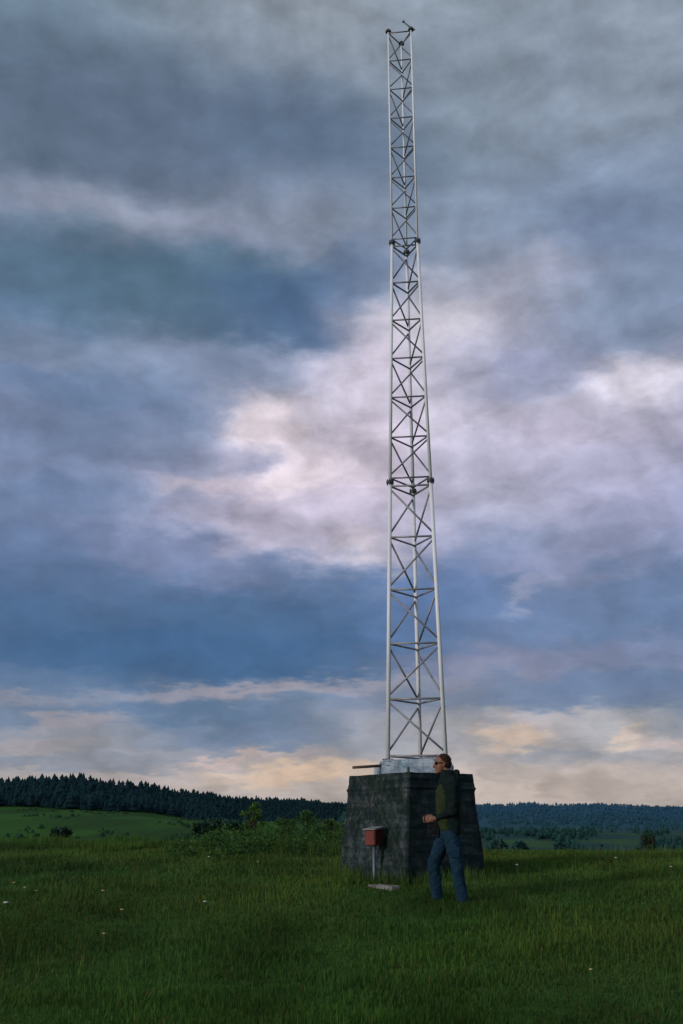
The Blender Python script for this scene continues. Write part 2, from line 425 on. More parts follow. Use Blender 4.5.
# steel rod
r0 = at(353, 767.5, 15.45); r1 = at(384, 765.5, 15.75)
rod = MB().tube([(0, 0, 0), (r1 - r0)], .019, 8).build('steel_rod', simple('rust', (.09, .055, .04), (.16, .11, .085), 30, .8), None, True, loc=r0)
tag(rod, 'thin rusty steel rod sticking out left of the pale plinth', 'rod')

# ------------------------------------------------------------------ red box on a post
M_red = simple('red_paint', (.12, .020, .012), (.17, .028, .016), 14, .6, 0, .2)
M_red_shaded = simple('red_paint_shaded', (.06, .012, .011), (.10, .018, .015), 14, .6, 0, .2)  # same red, darkened: shade on the box sides put into the colour
M_white = simple('dull_white', (.18, .18, .18), (.28, .27, .26), 12, .6)
M_post = simple('grey_post', (.11, .14, .18), (.18, .21, .25), 10, .5, .3, .1, .002, (1, 1, .2))
pb = hit(374.3, 884); pb.z = gz(pb.x, pb.y) - .15
box_top = at(376, 829.5, pb.y).z
mb = empty('utility_box', pb, 'small red metal box with white sloping lid on a thin post before the block', 'utility box', rz=math.radians(-38))
hb = box_top - pb.z; bw = .165; bd_ = .165; bh_ = .20
MB().box((0, 0, hb - bh_ / 2), (bw, bd_, bh_)).build('housing', M_red_shaded, mb, bevel=.006)
MB().box((0, -bd_ / 2 - .006, hb - bh_ / 2 - .004), (bw * .9, .010, bh_ * .9)).build('door', M_red, mb, bevel=.003)
MB().tube([(bw * .32, -bd_ / 2 - .012, hb - bh_ * .5), (bw * .32, -bd_ / 2 - .024, hb - bh_ * .5)], .010, 8).build('latch', M_flange, mb)
R_l = Matrix.Rotation(math.radians(10), 3, 'X')
MB().box((0, -.01, hb + .018), (bw + .03, bd_ + .04, .012), R_l).build('lid', M_white, mb, bevel=.003)
MB().box((0, 0, hb - .012), (bw * .96, bd_ * .96, .03)).build('gable', M_red_shaded, mb)
MB().tube([(0, 0, -.1), (0, 0, hb - bh_)], .021, 12).build('post', M_post, mb, True)
# pale slab on the grass
sa_, sb_ = hit(372, 884.5, .03), hit(396, 888, .03)
dv = sb_ - sa_; dv.z = 0; cxy = (sa_ + sb_) / 2; zs = cxy.z
board = empty('concrete_slab', (cxy.x, cxy.y, zs - .045), 'pale flat concrete slab lying on the grass below the red box', 'slab', rz=math.atan2(dv.y, dv.x))
link('slab_body', slab_mesh('slab_body', dv.length + .02, .13, dv.length, .12, .06, 0, 14, .005, 31), conc('slab_conc', [(.3, (.13, .13, .125)), (.6, (.22, .215, .20))], 8), board)

# ------------------------------------------------------------------ man
skin = simple('skin', (.19, .08, .05), (.24, .105, .062), 25, .55, 0, .1, .001)
M_jeans = simple('denim', (.007, .022, .040), (.015, .042, .068), 9, .9, 0, .3, .006)
M_jacket = simple('dark_green_cloth', (.006, .012, .012), (.010, .019, .017), 10, .85, 0, .3, .006)
M_shirt = simple('olive_knit', (.020, .030, .012), (.034, .045, .018), 14, .9, 0, .3, .004)
M_hair = simple('hair', (.025, .014, .010), (.05, .026, .017), 60, .8, 0, .4, .004)
M_black = simple('black_fabric', (.008, .008, .010), (.02, .02, .022), 30, .7)
M_glass = simple('dark_lens', (.006, .006, .008), (.012, .012, .014), 20, .15, 0, 0)
M_shoe = simple('brown_shoe', (.014, .012, .010), (.028, .022, .018), 25, .7)
for m__ in (M_jeans, M_jacket, M_shirt, M_hair, M_black, M_shoe):
    m__.node_tree.nodes['Principled BSDF'].inputs['Specular IOR Level'].default_value = .06
MY = 13.45
SCM = .932
mp_ = at(449.5, 906, MY); mz = gz(mp_.x, MY)
K = 87.0
def m(px, py, y=0.0): return Vector(((px - 448) / 82.6, y, (906 - py) / 82.6))
man = None
B = MB()
hipL, hipR = m(451, 832, -.085), m(449, 832, .085)
kneL, ankL = m(456, 868, -.10), m(461, 899, -.11)
kneR, ankR = m(433.5, 863, .11), m(437, 894, .12)
shL, elL, wrL = m(452, 784, -.185), m(452, 812, -.235), m(436, 819, -.10)
shR, elR, wrR = m(448, 784, .185), m(447, 811, .22), m(434, 819, .06)
neck, chest, waist, pel = m(449, 776), m(449, 792), m(449, 815), m(450, 831)
B.loft([(pel.x, 0, pel.z - .06, .08, .13), (pel.x, 0, pel.z, .105, .155), (waist.x, 0, waist.z, .092, .135), (chest.x, 0, chest.z, .11, .155), (chest.x, 0, chest.z + .10, .085, .15), (neck.x, 0, neck.z - .02, .055, .075)])
for h_, k_, a_ in ((hipL, kneL, ankL), (hipR, kneR, ankR)):
    B.chain([h_, h_.lerp(k_, .4), k_, k_.lerp(a_, .35), a_], [.075, .07, .052, .053, .036])
    B.chain([a_ - Vector((0, 0, .03)), a_ + Vector((-.06, 0, -.055)), a_ + Vector((-.15, 0, -.065))], [.036, .034, .028])
for s_, e_, w_ in ((shL, elL, wrL), (shR, elR, wrR)):
    B.chain([s_, s_.lerp(e_, .5), e_, e_.lerp(w_, .4), w_], [.05, .043, .037, .036, .024])
# neck and head (faces -x, tipped slightly forward)
hc = m(444.6, 764.0)
B.chain([m(449.5, 778), m(448.3, 772.5), hc + Vector((.02, 0, -.03))], [.062, .056, .052])
B.ball(hc + Vector((.006, 0, .022)), (.098, .076, .094), 14, 20)
B.ball(hc + Vector((-.028, 0, -.035)), (.066, .060, .085), 12, 18)        # face
B.ball(hc + Vector((-.040, 0, -.095)), (.048, .042, .030), 10, 14)        # jaw
B.ball(hc + Vector((-.078, 0, -.112)), (.018, .022, .018), 8, 12)         # chin
B.tube([hc + Vector((-.088, 0, .012)), hc + Vector((-.106, 0, -.022)), hc + Vector((-.116, 0, -.046)), hc + Vector((-.092, 0, -.054))], [.009, .011, .015, .008], 10)
B.ball(hc + Vector((-.092, 0, -.074)), (.012, .022, .006), 8, 12); B.ball(hc + Vector((-.090, 0, -.086)), (.011, .020, .007), 8, 12)
B.ball(hc + Vector((-.084, 0, .022)), (.016, .05, .010), 8, 12)           # brow
for sy in (-1, 1): B.ball(hc + Vector((.012, sy * .078, -.020)), (.018, .009, .032), 8, 12, .25)
# hands closed round the case
case_c = m(433.5, 825.5, -.02)
def hand(w, sgn):
    pc = w + Vector((-.045, -sgn * .012, -.004))
    B.chain([w, pc], [.024, .026]); B.ball(pc, (.045, .020, .040), 10, 14)
    for q in range(4):
        ln = (.036, .042, .040, .032)[q]; base = pc + Vector((-.030, 0, .030 - q * .0205))
        p1 = base + Vector((-ln, -sgn * .006, -.004)); p2 = p1 + Vector((-.012, -sgn * .024, -.004)); p3 = p2 + Vector((.008, -sgn * .018, 0))
        B.chain([base, p1, p2, p3], [.0098, .0092, .0086, .0076], 10)
    t0 = pc + Vector((.0, -sgn * .012, .030)); B.chain([t0, t0 + Vector((-.022, -sgn * .014, .016)), t0 + Vector((-.046, -sgn * .018, .008))], [.012, .0105, .009], 10)
hand(wrL, -1); hand(wrR, 1)
bm_ = remesh(B, .0065)
man = link('person', bm_, skin, None, True); man.location = (mp_.x, MY, at(448, 909, MY).z); man.scale = (SCM,) * 3
tag(man, 'man with short brown hair and sunglasses in dark green jacket and jeans, looking left', 'person')
def child(name, mb_, vox, mat, bumpa=0, bs=8, seed=0, par=None):
    o = link(name, remesh(mb_, vox, bumpa, bs, seed), mat, par or man, True); return o
# jeans
J = MB(); J.loft([(pel.x, 0, pel.z - .10, .11, .165), (pel.x, 0, pel.z - .03, .128, .178), (pel.x - .002, 0, pel.z + .05, .118, .168)])
for h_, k_, a_ in ((hipL, kneL, ankL), (hipR, kneR, ankR)):
    J.chain([h_ - Vector((0, 0, .02)), h_.lerp(k_, .45), k_, k_.lerp(a_, .5), a_ - Vector((0, 0, .03))], [.105, .098, .080, .074, .070])
    J.tube([a_ - Vector((0, 0, .01)), a_ - Vector((-.008, 0, .065))], [.072, .076], 14)
child('jeans', J, .0095, M_jeans, .016, 11, 3)
# cargo pocket flap on the near thigh
MB().box(hipL.lerp(kneL, .55) + Vector((.005, -.098, 0)), (.095, .02, .12)).build('thigh_pocket', M_jeans, man, bevel=.008)
# shirt
T_ = MB(); T_.loft([(pel.x - .008, 0, pel.z + .0, .118, .172), (waist.x - .022, 0, waist.z - .08, .122, .165), (waist.x - .025, 0, waist.z, .122, .160), (chest.x - .022, 0, chest.z, .132, .178), (chest.x - .005, 0, chest.z + .10, .095, .165), (neck.x, 0, neck.z + .0, .066, .08)])
child('sweater', T_, .009, M_shirt, .010, 12, 5)
# jacket: open at the front
Jk = MB(); Jk.loft([(pel.x + .038, 0, pel.z - .035, .108, .198), (waist.x + .034, 0, waist.z - .05, .110, .190), (waist.x + .034, 0, waist.z, .110, .186), (chest.x + .022, 0, chest.z + .02, .128, .205), (chest.x + .006, 0, chest.z + .10, .116, .195), (neck.x - .002, 0, neck.z - .01, .090, .11), (neck.x - .004, 0, neck.z + .035, .082, .082), (neck.x - .006, 0, neck.z + .062, .078, .078)])
for s_, e_, w_ in ((shL, elL, wrL), (shR, elR, wrR)):
    Jk.chain([s_ + Vector((.006, 0, -.005)), s_.lerp(e_, .5), e_, e_.lerp(w_, .45), w_.lerp(e_, .12)], [.082, .070, .062, .054, .042])
child('jacket', Jk, .0095, M_jacket, .016, 10, 7)
# hair
Hm = MB(); Hm.ball(hc + Vector((.016, 0, .034)), (.094, .079, .087), 14, 20); Hm.ball(hc + Vector((.045, 0, -.015)), (.066, .074, .065), 12, 16)
hair_me = remesh(Hm, .007, .005, 40, 9)
link('hair', hair_me, M_hair, man, True)
# sunglasses
G = MB()
for sy in (-1, 1):
    G.ball(hc + Vector((-.088, sy * .034, -.002)), (.014, .030, .020), 8, 14)
    G.tube([hc + Vector((-.088, sy * .062, .006)), hc + Vector((-.03, sy * .080, .004)), hc + Vector((.012, sy * .084, -.002))], .0055, 8)
G.tube([hc + Vector((-.099, -.02, .004)), hc + Vector((-.099, .02, .004))], .005, 8)
G.build('sunglasses', M_glass, man, True)
for a_ in (ankL, ankR):
    Sh = MB(); Sh.chain([a_ + Vector((.035, 0, -.065)), a_ + Vector((-.05, 0, -.062)), a_ + Vector((-.16, 0, -.075))], [.046, .050, .038])
    Sh.box(a_ + Vector((-.06, 0, -.105)), (.28, .085, .022))
    child('shoe', Sh, .008, M_shoe)
# case in the hands
cs = empty('camera_case', man.location + case_c * SCM, 'small black camera case held in both hands at the man\'s waist', 'case')
cb = MB(); cb.box((0, 0, -.045), (.13, .10, .12)); link('case_body', remesh(cb, .008, .004, 20, 4, 6), M_black, cs, True)
MB().box((-.002, 0, .022), (.12, .09, .016)).build('case_lid', M_black, cs, bevel=.006)
# backpack
bk = empty('backpack', man.location + m(456, 801) * SCM, 'dark green backpack with an olive side on the man\'s back', 'backpack')
bk.scale = (.74, .85, .93)
kb = MB(); kb.loft([(.020, 0, -.36, .052, .13), (.028, 0, -.28, .068, .15), (.030, 0, 0, .066, .155), (.036, 0, .22, .062, .14), (.040, 0, .34, .046, .10)])
kb.ball((.040, 0, .335), (.055, .10, .04), 10, 14)
link('pack_body', remesh(kb, .010, .012, 9, 12), M_jacket, bk, True)
kp = MB(); kp.ball((.050, -.135, -.17), (.026, .038, .16), 10, 14)
link('side_pocket', remesh(kp, .008, .008, 14, 13), M_shirt, bk, True)
MB().tube([(.02, -.10, .30), (-.10, -.13, .27), (-.155, -.135, .16), (-.12, -.17, -.02), (.0, -.15, -.16)], [.018] * 5, 8).build('strap', M_black, bk, True)
MB().tube([(.02, .10, .30), (-.10, .13, .27), (-.155, .135, .16), (-.12, .17, -.02), (.0, .15, -.16)], [.018] * 5, 8).build('strap', M_black, bk, True)

# ------------------------------------------------------------------ grass
def blades(n, dmin, dmax, hmul=1.0, power=1.0, xr=.46, uc=0.0, wmul=1.0, hfix=None):
    d = dmin + (dmax - dmin) * rng.random(n) ** power
    u = uc + (rng.random(n) * 2 - 1) * xr
    x = u * d; y = d * 1.0
    return x, y
def make_grass(x, y, h, w, C, lean=.45, seed=0):
    n = len(x); z = ground(x, y) - .01
    a = rng.random(n) * 2 * np.pi; l = rng.random(n) ** 1.3 * lean
    dx, dy = np.cos(a), np.sin(a)
    b = a + np.pi / 2 + rng.normal(0, .5, n); wx, wy = np.cos(b) * w / 2, np.sin(b) * w / 2
    V = np.zeros((n, 5, 3))
    V[:, 0] = np.stack([x - wx, y - wy, z], 1); V[:, 1] = np.stack([x + wx, y + wy, z], 1)
    mx, my, mz_ = x + dx * h * l * .35, y + dy * h * l * .35, z + h * .6
    V[:, 2] = np.stack([mx + wx * .75, my + wy * .75, mz_], 1); V[:, 3] = np.stack([mx - wx * .75, my - wy * .75, mz_], 1)
    V[:, 4] = np.stack([x + dx * h * l, y + dy * h * l, z + h * (1 - .35 * l)], 1)
    base = np.arange(n)[:, None] * 5
    tri = np.concatenate([base + [0, 1, 2], base + [0, 2, 3], base + [3, 2, 4]], 1).reshape(-1, 3)
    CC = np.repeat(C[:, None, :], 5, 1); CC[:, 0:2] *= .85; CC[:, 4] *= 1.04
    return V.reshape(-1, 3), tri, CC.reshape(-1, 3)
def grass_col(x, y):
    n = len(x)
    green = np.array([.055, .132, .019]); cool = np.array([.032, .106, .025]); olive = np.array([.100, .106, .022]); dry = np.array([.095, .072, .026])
    t = np.clip(fbm(x * .45, y * .28, 4, 51) * 2.4 + .5, 0, 1)
    c = lerp(np.tile(green, (n, 1)), np.tile(cool, (n, 1)), t)
    q = np.clip(fbm(x * .35 + 7, y * .22, 4, 57) * 2.6 + .42 + .012 * (y - 12) + .25 * np.clip(x / 6, -1, 1) * (y > 9), 0, 1) * .7
    c = lerp(c, np.tile(olive, (n, 1)), q * rng.random(n) ** .7)
    k = rng.random(n) < .02 + .12 * np.clip(fbm(x * 2.2, y * .9, 3, 67) * 3, 0, 1); c[k] = dry
    c *= (.86 + .28 * rng.random(n))[:, None]
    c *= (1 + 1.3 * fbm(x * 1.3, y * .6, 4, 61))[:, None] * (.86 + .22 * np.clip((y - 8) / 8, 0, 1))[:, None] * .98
    return c
Vs = []; Ts = []; Cs = []; off = 0
def addg(x, y, h, w, C, lean=.45):
    global off
    k = ~((np.abs(x - bc.x) < .75) & (np.abs(y - bc.y) < .8) & (np.abs(x - bc.x) + np.abs(y - bc.y) < .95))
    k &= ~((np.abs(x - cxy.x) < .17) & (np.abs(y - cxy.y) < .16))
    x, y, h, w, C = x[k], y[k], h[k], w[k], C[k]
    cl = (np.abs(x - cxy.x) < .45) & (y < cxy.y + .2) & (y > cxy.y - 1.6); h = np.where(cl, np.minimum(h, .035 + .02 * ((x * 977.0) % 1)), h)
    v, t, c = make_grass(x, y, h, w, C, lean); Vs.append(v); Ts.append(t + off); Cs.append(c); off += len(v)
N = 430000
x, y = blades(N, 5.2, 40)
tuft = np.clip(fbm(x * 1.6, y * 1.6, 3, 71) * 2.6 + .5, .1, 1.3)
h = (.035 + .065 * tuft) * (.6 + .7 * rng.random(N)); w = .0042 + .00050 * y
addg(x, y, h, w, grass_col(x, y), .85)
# taller seeding stalks
N = 15000
x, y = blades(N, 6, 38); k = fbm(x * .5, y * .5, 3, 81) > -.02; x, y = x[k], y[k]; N = len(x)
addg(x, y, (.10 + .13 * rng.random(N)), .0022 + .00022 * y, grass_col(x, y) * np.array([1.5, 1.25, 1.1]), .35)
# rank tall growth on the left brow and behind the block
N = 60000
d = 19 + 17 * rng.random(N); u = -.33 + .34 * rng.random(N); x = u * d; y = d
k = fbm(x * .35, y * .35, 3, 91) + .28 * (u + .16) > -.03; x, y = x[k], y[k]; N = len(x)
hh = .12 + .08 * np.clip(1 - np.abs(x / y + .045) / .06, 0, 1) + .20 * np.clip(fbm(x * .8, y * .8, 3, 93) * 2 + .5, 0, 1)
addg(x, y, hh * (.6 + .6 * rng.random(N)), .006 + .00035 * y, grass_col(x, y) * .95, .5)
# longer grass where the man stands
N = 4500
x = at(448, 900, 13.45).x + rng.normal(0, .42, N); y = 13.35 + rng.normal(0, .30, N)
addg(x, y, .05 + .06 * rng.random(N), np.full(N, .008), grass_col(x, y), .6)
# unmown tufts round the foot of the block
N = 3600
a = rng.random(N) * 2 * np.pi; r_ = .85 + .35 * rng.random(N) ** 1.5; x = bc.x + np.cos(a) * r_; y = bc.y + np.sin(a) * r_
addg(x, y, .06 + .20 * rng.random(N) ** 2, np.full(N, .008), grass_col(x, y), .5)
gm = npmesh('grass', np.concatenate(Vs), np.concatenate(Ts)); setcol(gm, np.concatenate(Cs))
M_grass = colmat('grass_blade', .7, 0, trans=.3, spec=.12)
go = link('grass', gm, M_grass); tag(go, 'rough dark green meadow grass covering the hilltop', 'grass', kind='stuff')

# ------------------------------------------------------------------ broadleaf shrubs
def leaves(cent, n, rad, size, colr, seed):
    """leaf quads in clumps"""
    r_ = np.random.default_rng(seed); k = len(cent); per = n // k
    P = []; C = []
    for (c, R3) in cent:
        q = r_.normal(0, 1, (per, 3)); q /= np.linalg.norm(q, axis=1)[:, None]; q *= (r_.random(per) ** .45)[:, None] * np.array(R3)
        P.append(np.array(c) + q)
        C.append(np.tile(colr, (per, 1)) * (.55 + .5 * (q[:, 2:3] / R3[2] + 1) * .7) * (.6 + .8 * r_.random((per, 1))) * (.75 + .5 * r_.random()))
    P = np.concatenate(P); C = np.concatenate(C); n = len(P)
    a = r_.normal(0, 1, (n, 3)); a /= np.linalg.norm(a, axis=1)[:, None]; b = r_.normal(0, 1, (n, 3)); b = np.cross(a, b); b /= np.linalg.norm(b, axis=1)[:, None]
    s = size * (.6 + .8 * r_.random(n))[:, None]
    V = np.stack([P - a * s, P + b * s * .45, P + a * s, P - b * s * .45], 1).reshape(-1, 3)
    Fq = np.arange(n * 4).reshape(-1, 4)
    return V, Fq, np.repeat(C, 4, 0)
M_leaf = colmat('leaves', .7, 0, trans=.25, spec=.12)
M_bark = simple('bark', (.03, .024, .018), (.06, .045, .035), 20, .95)
def shrub(name, label, cat, px, py_top, Yd, wpx, nclump, nleaf, size, colr, seed, sparse=False, group=None, sink=0):
    r_ = random.Random(seed); x = at(px, 840, Yd).x; zb_ = gz(x, Yd); top = at(px, py_top, Yd).z; h = top - zb_; W = wpx / F * Yd
    root = empty(name, (x, Yd, zb_ - sink), label, cat, group); h += sink
    cen = []; st = MB()
    nb = 3 if sparse else 6
    for i in range(nb):
        a = r_.random() * 6.28; rr_ = W * .42 * r_.random() * (0.4 if sparse else 1)
        p0 = Vector((math.cos(a) * rr_ * .12, math.sin(a) * rr_ * .12, -.05)); p1 = Vector((math.cos(a) * rr_ * .7, math.sin(a) * rr_ * .7, h * (.5 + .1 * r_.random()))); p2 = Vector((math.cos(a) * rr_, math.sin(a) * rr_, h * (.80 + .15 * r_.random())))
        st.tube([p0, p1, p2], [h * .022, h * .014, h * .005], 6)
    for i in range(nclump):
        t = (i + .5) / nclump; zz = h * (.16 + .78 * t) if not sparse else h * (.30 + .64 * t)
        prof_ = math.sin(math.pi * min(1, (t * .8 + .22))) ** .7
        a = i * 2.4 + r_.random(); rr_ = W * .5 * prof_ * r_.random() ** .5
        s_ = W * (.20 if not sparse else .17) * (.7 + .6 * r_.random())
        c = (math.cos(a) * rr_, math.sin(a) * rr_, min(zz, h - s_ * .8)); cen.append((c, (s_, s_, s_ * .8)))
        st.tube([(0, 0, c[2] * .5), (c[0] * .6, c[1] * .6, c[2] * .85), c], [h * .010, h * .007, h * .003], 5)
    st.build('stem', M_bark, root)
    V, Fq, C = leaves(cen, nleaf, 0, size, np.array(colr), seed)
    m_ = npmesh('crown', V, Fq); setcol(m_, C); link('crown', m_, M_leaf, root)
    return root
lg = (.085, .165, .030); dg_ = (.026, .060, .030); mg = (.048, .112, .026); ol = (.062, .115, .028)
shrub('sapling', 'slender light green sapling rising above the meadow edge left of the block', 'sapling', 254, 801, 33, 26, 14, 1700, .032, lg, 1, True)
shrub('bush', 'leafy green bush on the meadow edge just right of the sapling', 'bush', 282, 817, 32, 30, 14, 1300, .030, mg, 2, True)
shrub('bush', 'tall loose bush on the brow close to the left side of the block', 'bush', 306, 809, 31, 32, 16, 1500, .030, mg, 3, True)
shrub('bush', 'low feathery bush touching the left edge of the concrete block', 'bush', 331, 818, 29, 30, 14, 1500, .028, ol, 4, True)
shrub('bush', 'low spreading bush left of the slender sapling on the meadow edge', 'bush', 226, 829, 33, 40, 12, 1300, .030, mg, 5)
shrub('bush', 'small round dark bush alone on the meadow edge at the right', 'bush', 648, 831, 44, 26, 12, 2400, .045, dg_, 6)
shrub('bush', 'very small dark bush on the valley slope right of the block', 'bush', 601, 838, 60, 7, 6, 600, .05, dg_, 7)
for i, (px, pt, Yd, w_, lb) in enumerate([
        (205, 823, 230, 26, 'dark round field tree leftmost of the clump below the far forest'),
        (224, 821, 236, 30, 'dark broad field tree in the middle of the clump below the forest'),
        (243, 824, 240, 22, 'dark field tree rightmost of the clump below the far forest'),
        (60, 829, 215, 18, 'small dark tree in the open field at the far left'),
        (498, 838, 420, 26, 'dark valley tree nearest the right edge of the concrete block'),
        (520, 840, 440, 24, 'dark valley tree second from the right edge of the block'),
        (560, 842, 430, 20, 'dark valley tree standing between two pale green fields')]):
    shrub('field_tree', lb, 'tree', px, pt, Yd, w_, 12, 1500, .0030 * Yd, (.026, .065, .040) if px < 300 else (.028, .085, .075), 20 + i, group='dark trees scattered in the fields')

# leafy weeds on the brow left of the block: too many to count
wc = []; wr = np.random.default_rng(77)
while len(wc) < 520:
    d_ = 19 + 15 * wr.random(); u_ = -.15 + .155 * wr.random()
    if fbm(np.array([u_ * 40]), np.array([d_ * .4]), 3, 151)[0] < -.06: continue
    x_ = u_ * d_; hz = (.10 + .45 * wr.random() ** 1.6) * min(1, (u_ + .16) / .06)
    s_ = .12 + .12 * wr.random()
    wc.append(((x_, d_, gz(x_, d_) + hz * .55), (s_, s_, max(.08, hz * .6))))
V, Fq, C = leaves(wc, 26000, 0, .030, np.array([.038, .092, .020]), 78)
wm = npmesh('weeds', V, Fq); setcol(wm, C); wo = link('weeds', wm, M_leaf); tag(wo, 'loose leafy weeds growing over the brow left of the block', 'weeds', kind='stuff')
# ------------------------------------------------------------------ forests
def spruce(n_t, xs, ys, hs, cols, sides=7, tiers=4, seed=0, name='forest', wid=.15):
    r_ = np.random.default_rng(seed); n = n_t; zs_ = ground(xs, ys)
    Vv = []; Ff = []; Cc = []; off_ = 0; wv = .75 + .9 * r_.random(n)
    for t in range(tiers):
        f0 = .12 + .80 * t / tiers; f1 = min(1.0, f0 + .80 / tiers * 1.7) if t < tiers - 1 else 1.0
        rb = wid * (1 - f0) ** .85 + .015
        ang = np.arange(sides) / sides * 2 * np.pi
        rad = hs[:, None] * rb * wv[:, None] * (.65 + .7 * r_.random((n, sides))); ph = r_.random(n)[:, None] * 6.28
        bx = xs[:, None] + np.cos(ang + ph) * rad; by = ys[:, None] + np.sin(ang + ph) * rad
        bz = zs_[:, None] + hs[:, None] * (f0 + r_.normal(0, .02, (n, sides)))
        ap = np.stack([xs, ys, zs_ + hs * f1], 1)
        v = np.concatenate([np.stack([bx, by, bz], -1), ap[:, None, :]], 1).reshape(-1, 3)
        base = (np.arange(n) * (sides + 1))[:, None, None]; k = np.arange(sides)
        f = (base + np.stack([k, (k + 1) % sides, np.full(sides, sides)], -1)[None]).reshape(-1, 3) + off_
        c = np.repeat((cols * (.7 + .25 * t / tiers))[:, None, :], sides + 1, 1); c[:, -1] *= 1.25
        Vv.append(v); Ff.append(f); Cc.append(c.reshape(-1, 3)); off_ += len(v)
    me_ = npmesh(name, np.concatenate(Vv), np.concatenate(Ff)); setcol(me_, np.concatenate(Cc)); return me_
M_forest = colmat('forest_needles', .95, 0, spec=.03)
# left hill
N = 21000
d = 330 + 385 * rng.random(N) ** .8; u = -.46 + .50 * rng.random(N)
k = d > forest_edge(u); d, u = d[k], u[k]
ys = d / np.sqrt(1 + u * u); xs = u * ys; N = len(xs)
hs = (1.9 + 1.4 * rng.random(N) + 3.6 * (rng.random(N) ** 9)) * (.85 + .5 * np.clip(fbm(xs / 30, ys / 30, 2, 105) + .5, 0, 1)) * (1 - .45 * np.clip((u + .20) / .15, 0, 1))
cols = np.tile([.011, .034, .040], (N, 1)) * (.9 + .2 * rng.random((N, 1)))
fo = link('forest', spruce(N, xs, ys, hs, cols, 7, 3, 3, 'forest', .30), M_forest); tag(fo, 'dark spruce forest along the crest of the left hill', 'forest', kind='stuff')
# scrub on the open field
N = 2600
d = 170 + 300 * rng.random(N); u = -.46 + .50 * rng.random(N); k = fbm(u * 30, d / 40, 3, 141) > .05; d, u = d[k], u[k]
ys = d / np.sqrt(1 + u * u); xs = u * ys; N = len(xs)
cols = np.tile([.026, .062, .030], (N, 1)) * (.7 + .8 * rng.random((N, 1)))
fs_ = link('scrub', spruce(N, xs, ys, .3 + .8 * rng.random(N) ** 2, cols, 6, 2, 8, 'scrub', .75), M_forest); tag(fs_, 'patches of low scrub on the open field under the left forest', 'scrub', kind='stuff')
# far hills
N = 15000
d = 1500 + 1500 * rng.random(N) ** .8; u = -.46 + .92 * rng.random(N)
patch = fbm(u * 16, d / 420, 4, 111); k = (patch > (.02 - (d - 1500) / 3000.)) ; d, u = d[k], u[k]
ys = d / np.sqrt(1 + u * u); xs = u * ys; N = len(xs)
hs = 4 + 2.5 * rng.random(N) + 5 * rng.random(N) ** 16
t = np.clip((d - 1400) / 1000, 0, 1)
cols = lerp(np.tile([.024, .080, .088], (N, 1)), np.tile([.036, .104, .170], (N, 1)), t) * (.9 + .2 * rng.random((N, 1)))  # bluer with distance: haze painted into the tree colour
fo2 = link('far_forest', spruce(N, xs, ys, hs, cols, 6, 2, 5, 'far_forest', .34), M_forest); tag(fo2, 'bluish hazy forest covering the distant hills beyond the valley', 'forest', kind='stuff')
# scattered hedges and copses in the valley
N = 2600
d = 480 + 950 * rng.random(N); u = .0 + .46 * rng.random(N); k = fbm(u * 26, d / 160, 3, 121) > .07; d, u = d[k], u[k]
ys = d / np.sqrt(1 + u * u); xs = u * ys; N = len(xs)
cols = np.tile([.020, .062, .054], (N, 1)) * (.7 + .6 * rng.random((N, 1)))
fo3 = link('valley_copse', spruce(N, xs, ys, 4 + 4 * rng.random(N), cols, 7, 3, 6, 'valley_copse', .38), M_forest); tag(fo3, 'dark copses and hedges scattered over the valley at the right', 'woodland', kind='stuff')

# ------------------------------------------------------------------ flowers
M_fw = simple('white_petal', (.50, .50, .44), (.62, .60, .52), 40, .8); M_fy = simple('cream_petal', (.50, .36, .13), (.60, .46, .20), 40, .8)
M_stem = simple('flower_stem', (.05, .09, .025), (.08, .12, .03), 40, .8)
fl = [(6, 903, 1, 1.5, 'white flower head, largest and lowest at the very left edge'), (14, 883, 0, 1, 'cream flower head, highest one near the left edge'),
      (25, 888, 0, 1, 'cream flower head, middle of three in a row near the left edge'), (36, 891, 0, .8, 'cream flower head, rightmost of three in a row near the left edge'),
      (103, 891, 0, 1.1, 'cream flower head, upper one of the three around the left third'), (122, 910, 0, 1.1, 'yellowish flower head just below and right of another cream one'),
      (104, 934, 0, .9, 'cream flower head, lowest in the left part of the meadow'), (205, 902, 1, 1.2, 'pale flower head alone between the left flowers and the block'),
      (209, 857, 1, .9, 'white flower head on the meadow brow below the dark field trees'), (258, 862, 0, .8, 'small cream flower head on the brow below the sapling'),
      (517, 865, 1, .9, 'white flower head nearest the right side of the block'), (616, 858, 1, .9, 'white flower head on the brow left of the small round bush'),
      (671, 867, 1, .9, 'white flower head near the right edge below the round bush'), (591, 970, 0, .8, 'small cream flower head, lowest in the right foreground')]
for (px, py, wh, sz, lb) in fl:
    p = hit(px, py, .16); zg = gz(p.x, p.y); hh_ = max(.08, p.z - zg)
    f = empty('meadow_flower', (p.x, p.y, zg), lb, 'flower', 'small pale flowers dotted over the meadow')
    MB().tube([(0, 0, -.02), (.008, 0, hh_ * .6), (0, 0, hh_)], .003, 5).build('stem', M_stem, f)
    hd = MB(); r = .017 * sz * max(1, p.y / 14)
    for q in range(9):
        a = q * 2 * math.pi / 9; c_, s_ = math.cos(a), math.sin(a)
        hd.ball((c_ * r * .62, s_ * r * .62, hh_ + .006), (r * .45, r * .45, r * .30), 5, 7)
    hd.ball((0, 0, hh_ + r * .35), (r * .5, r * .5, r * .35), 5, 8)
    hd.build('flower_head', M_fw if wh else M_fy, f, True)

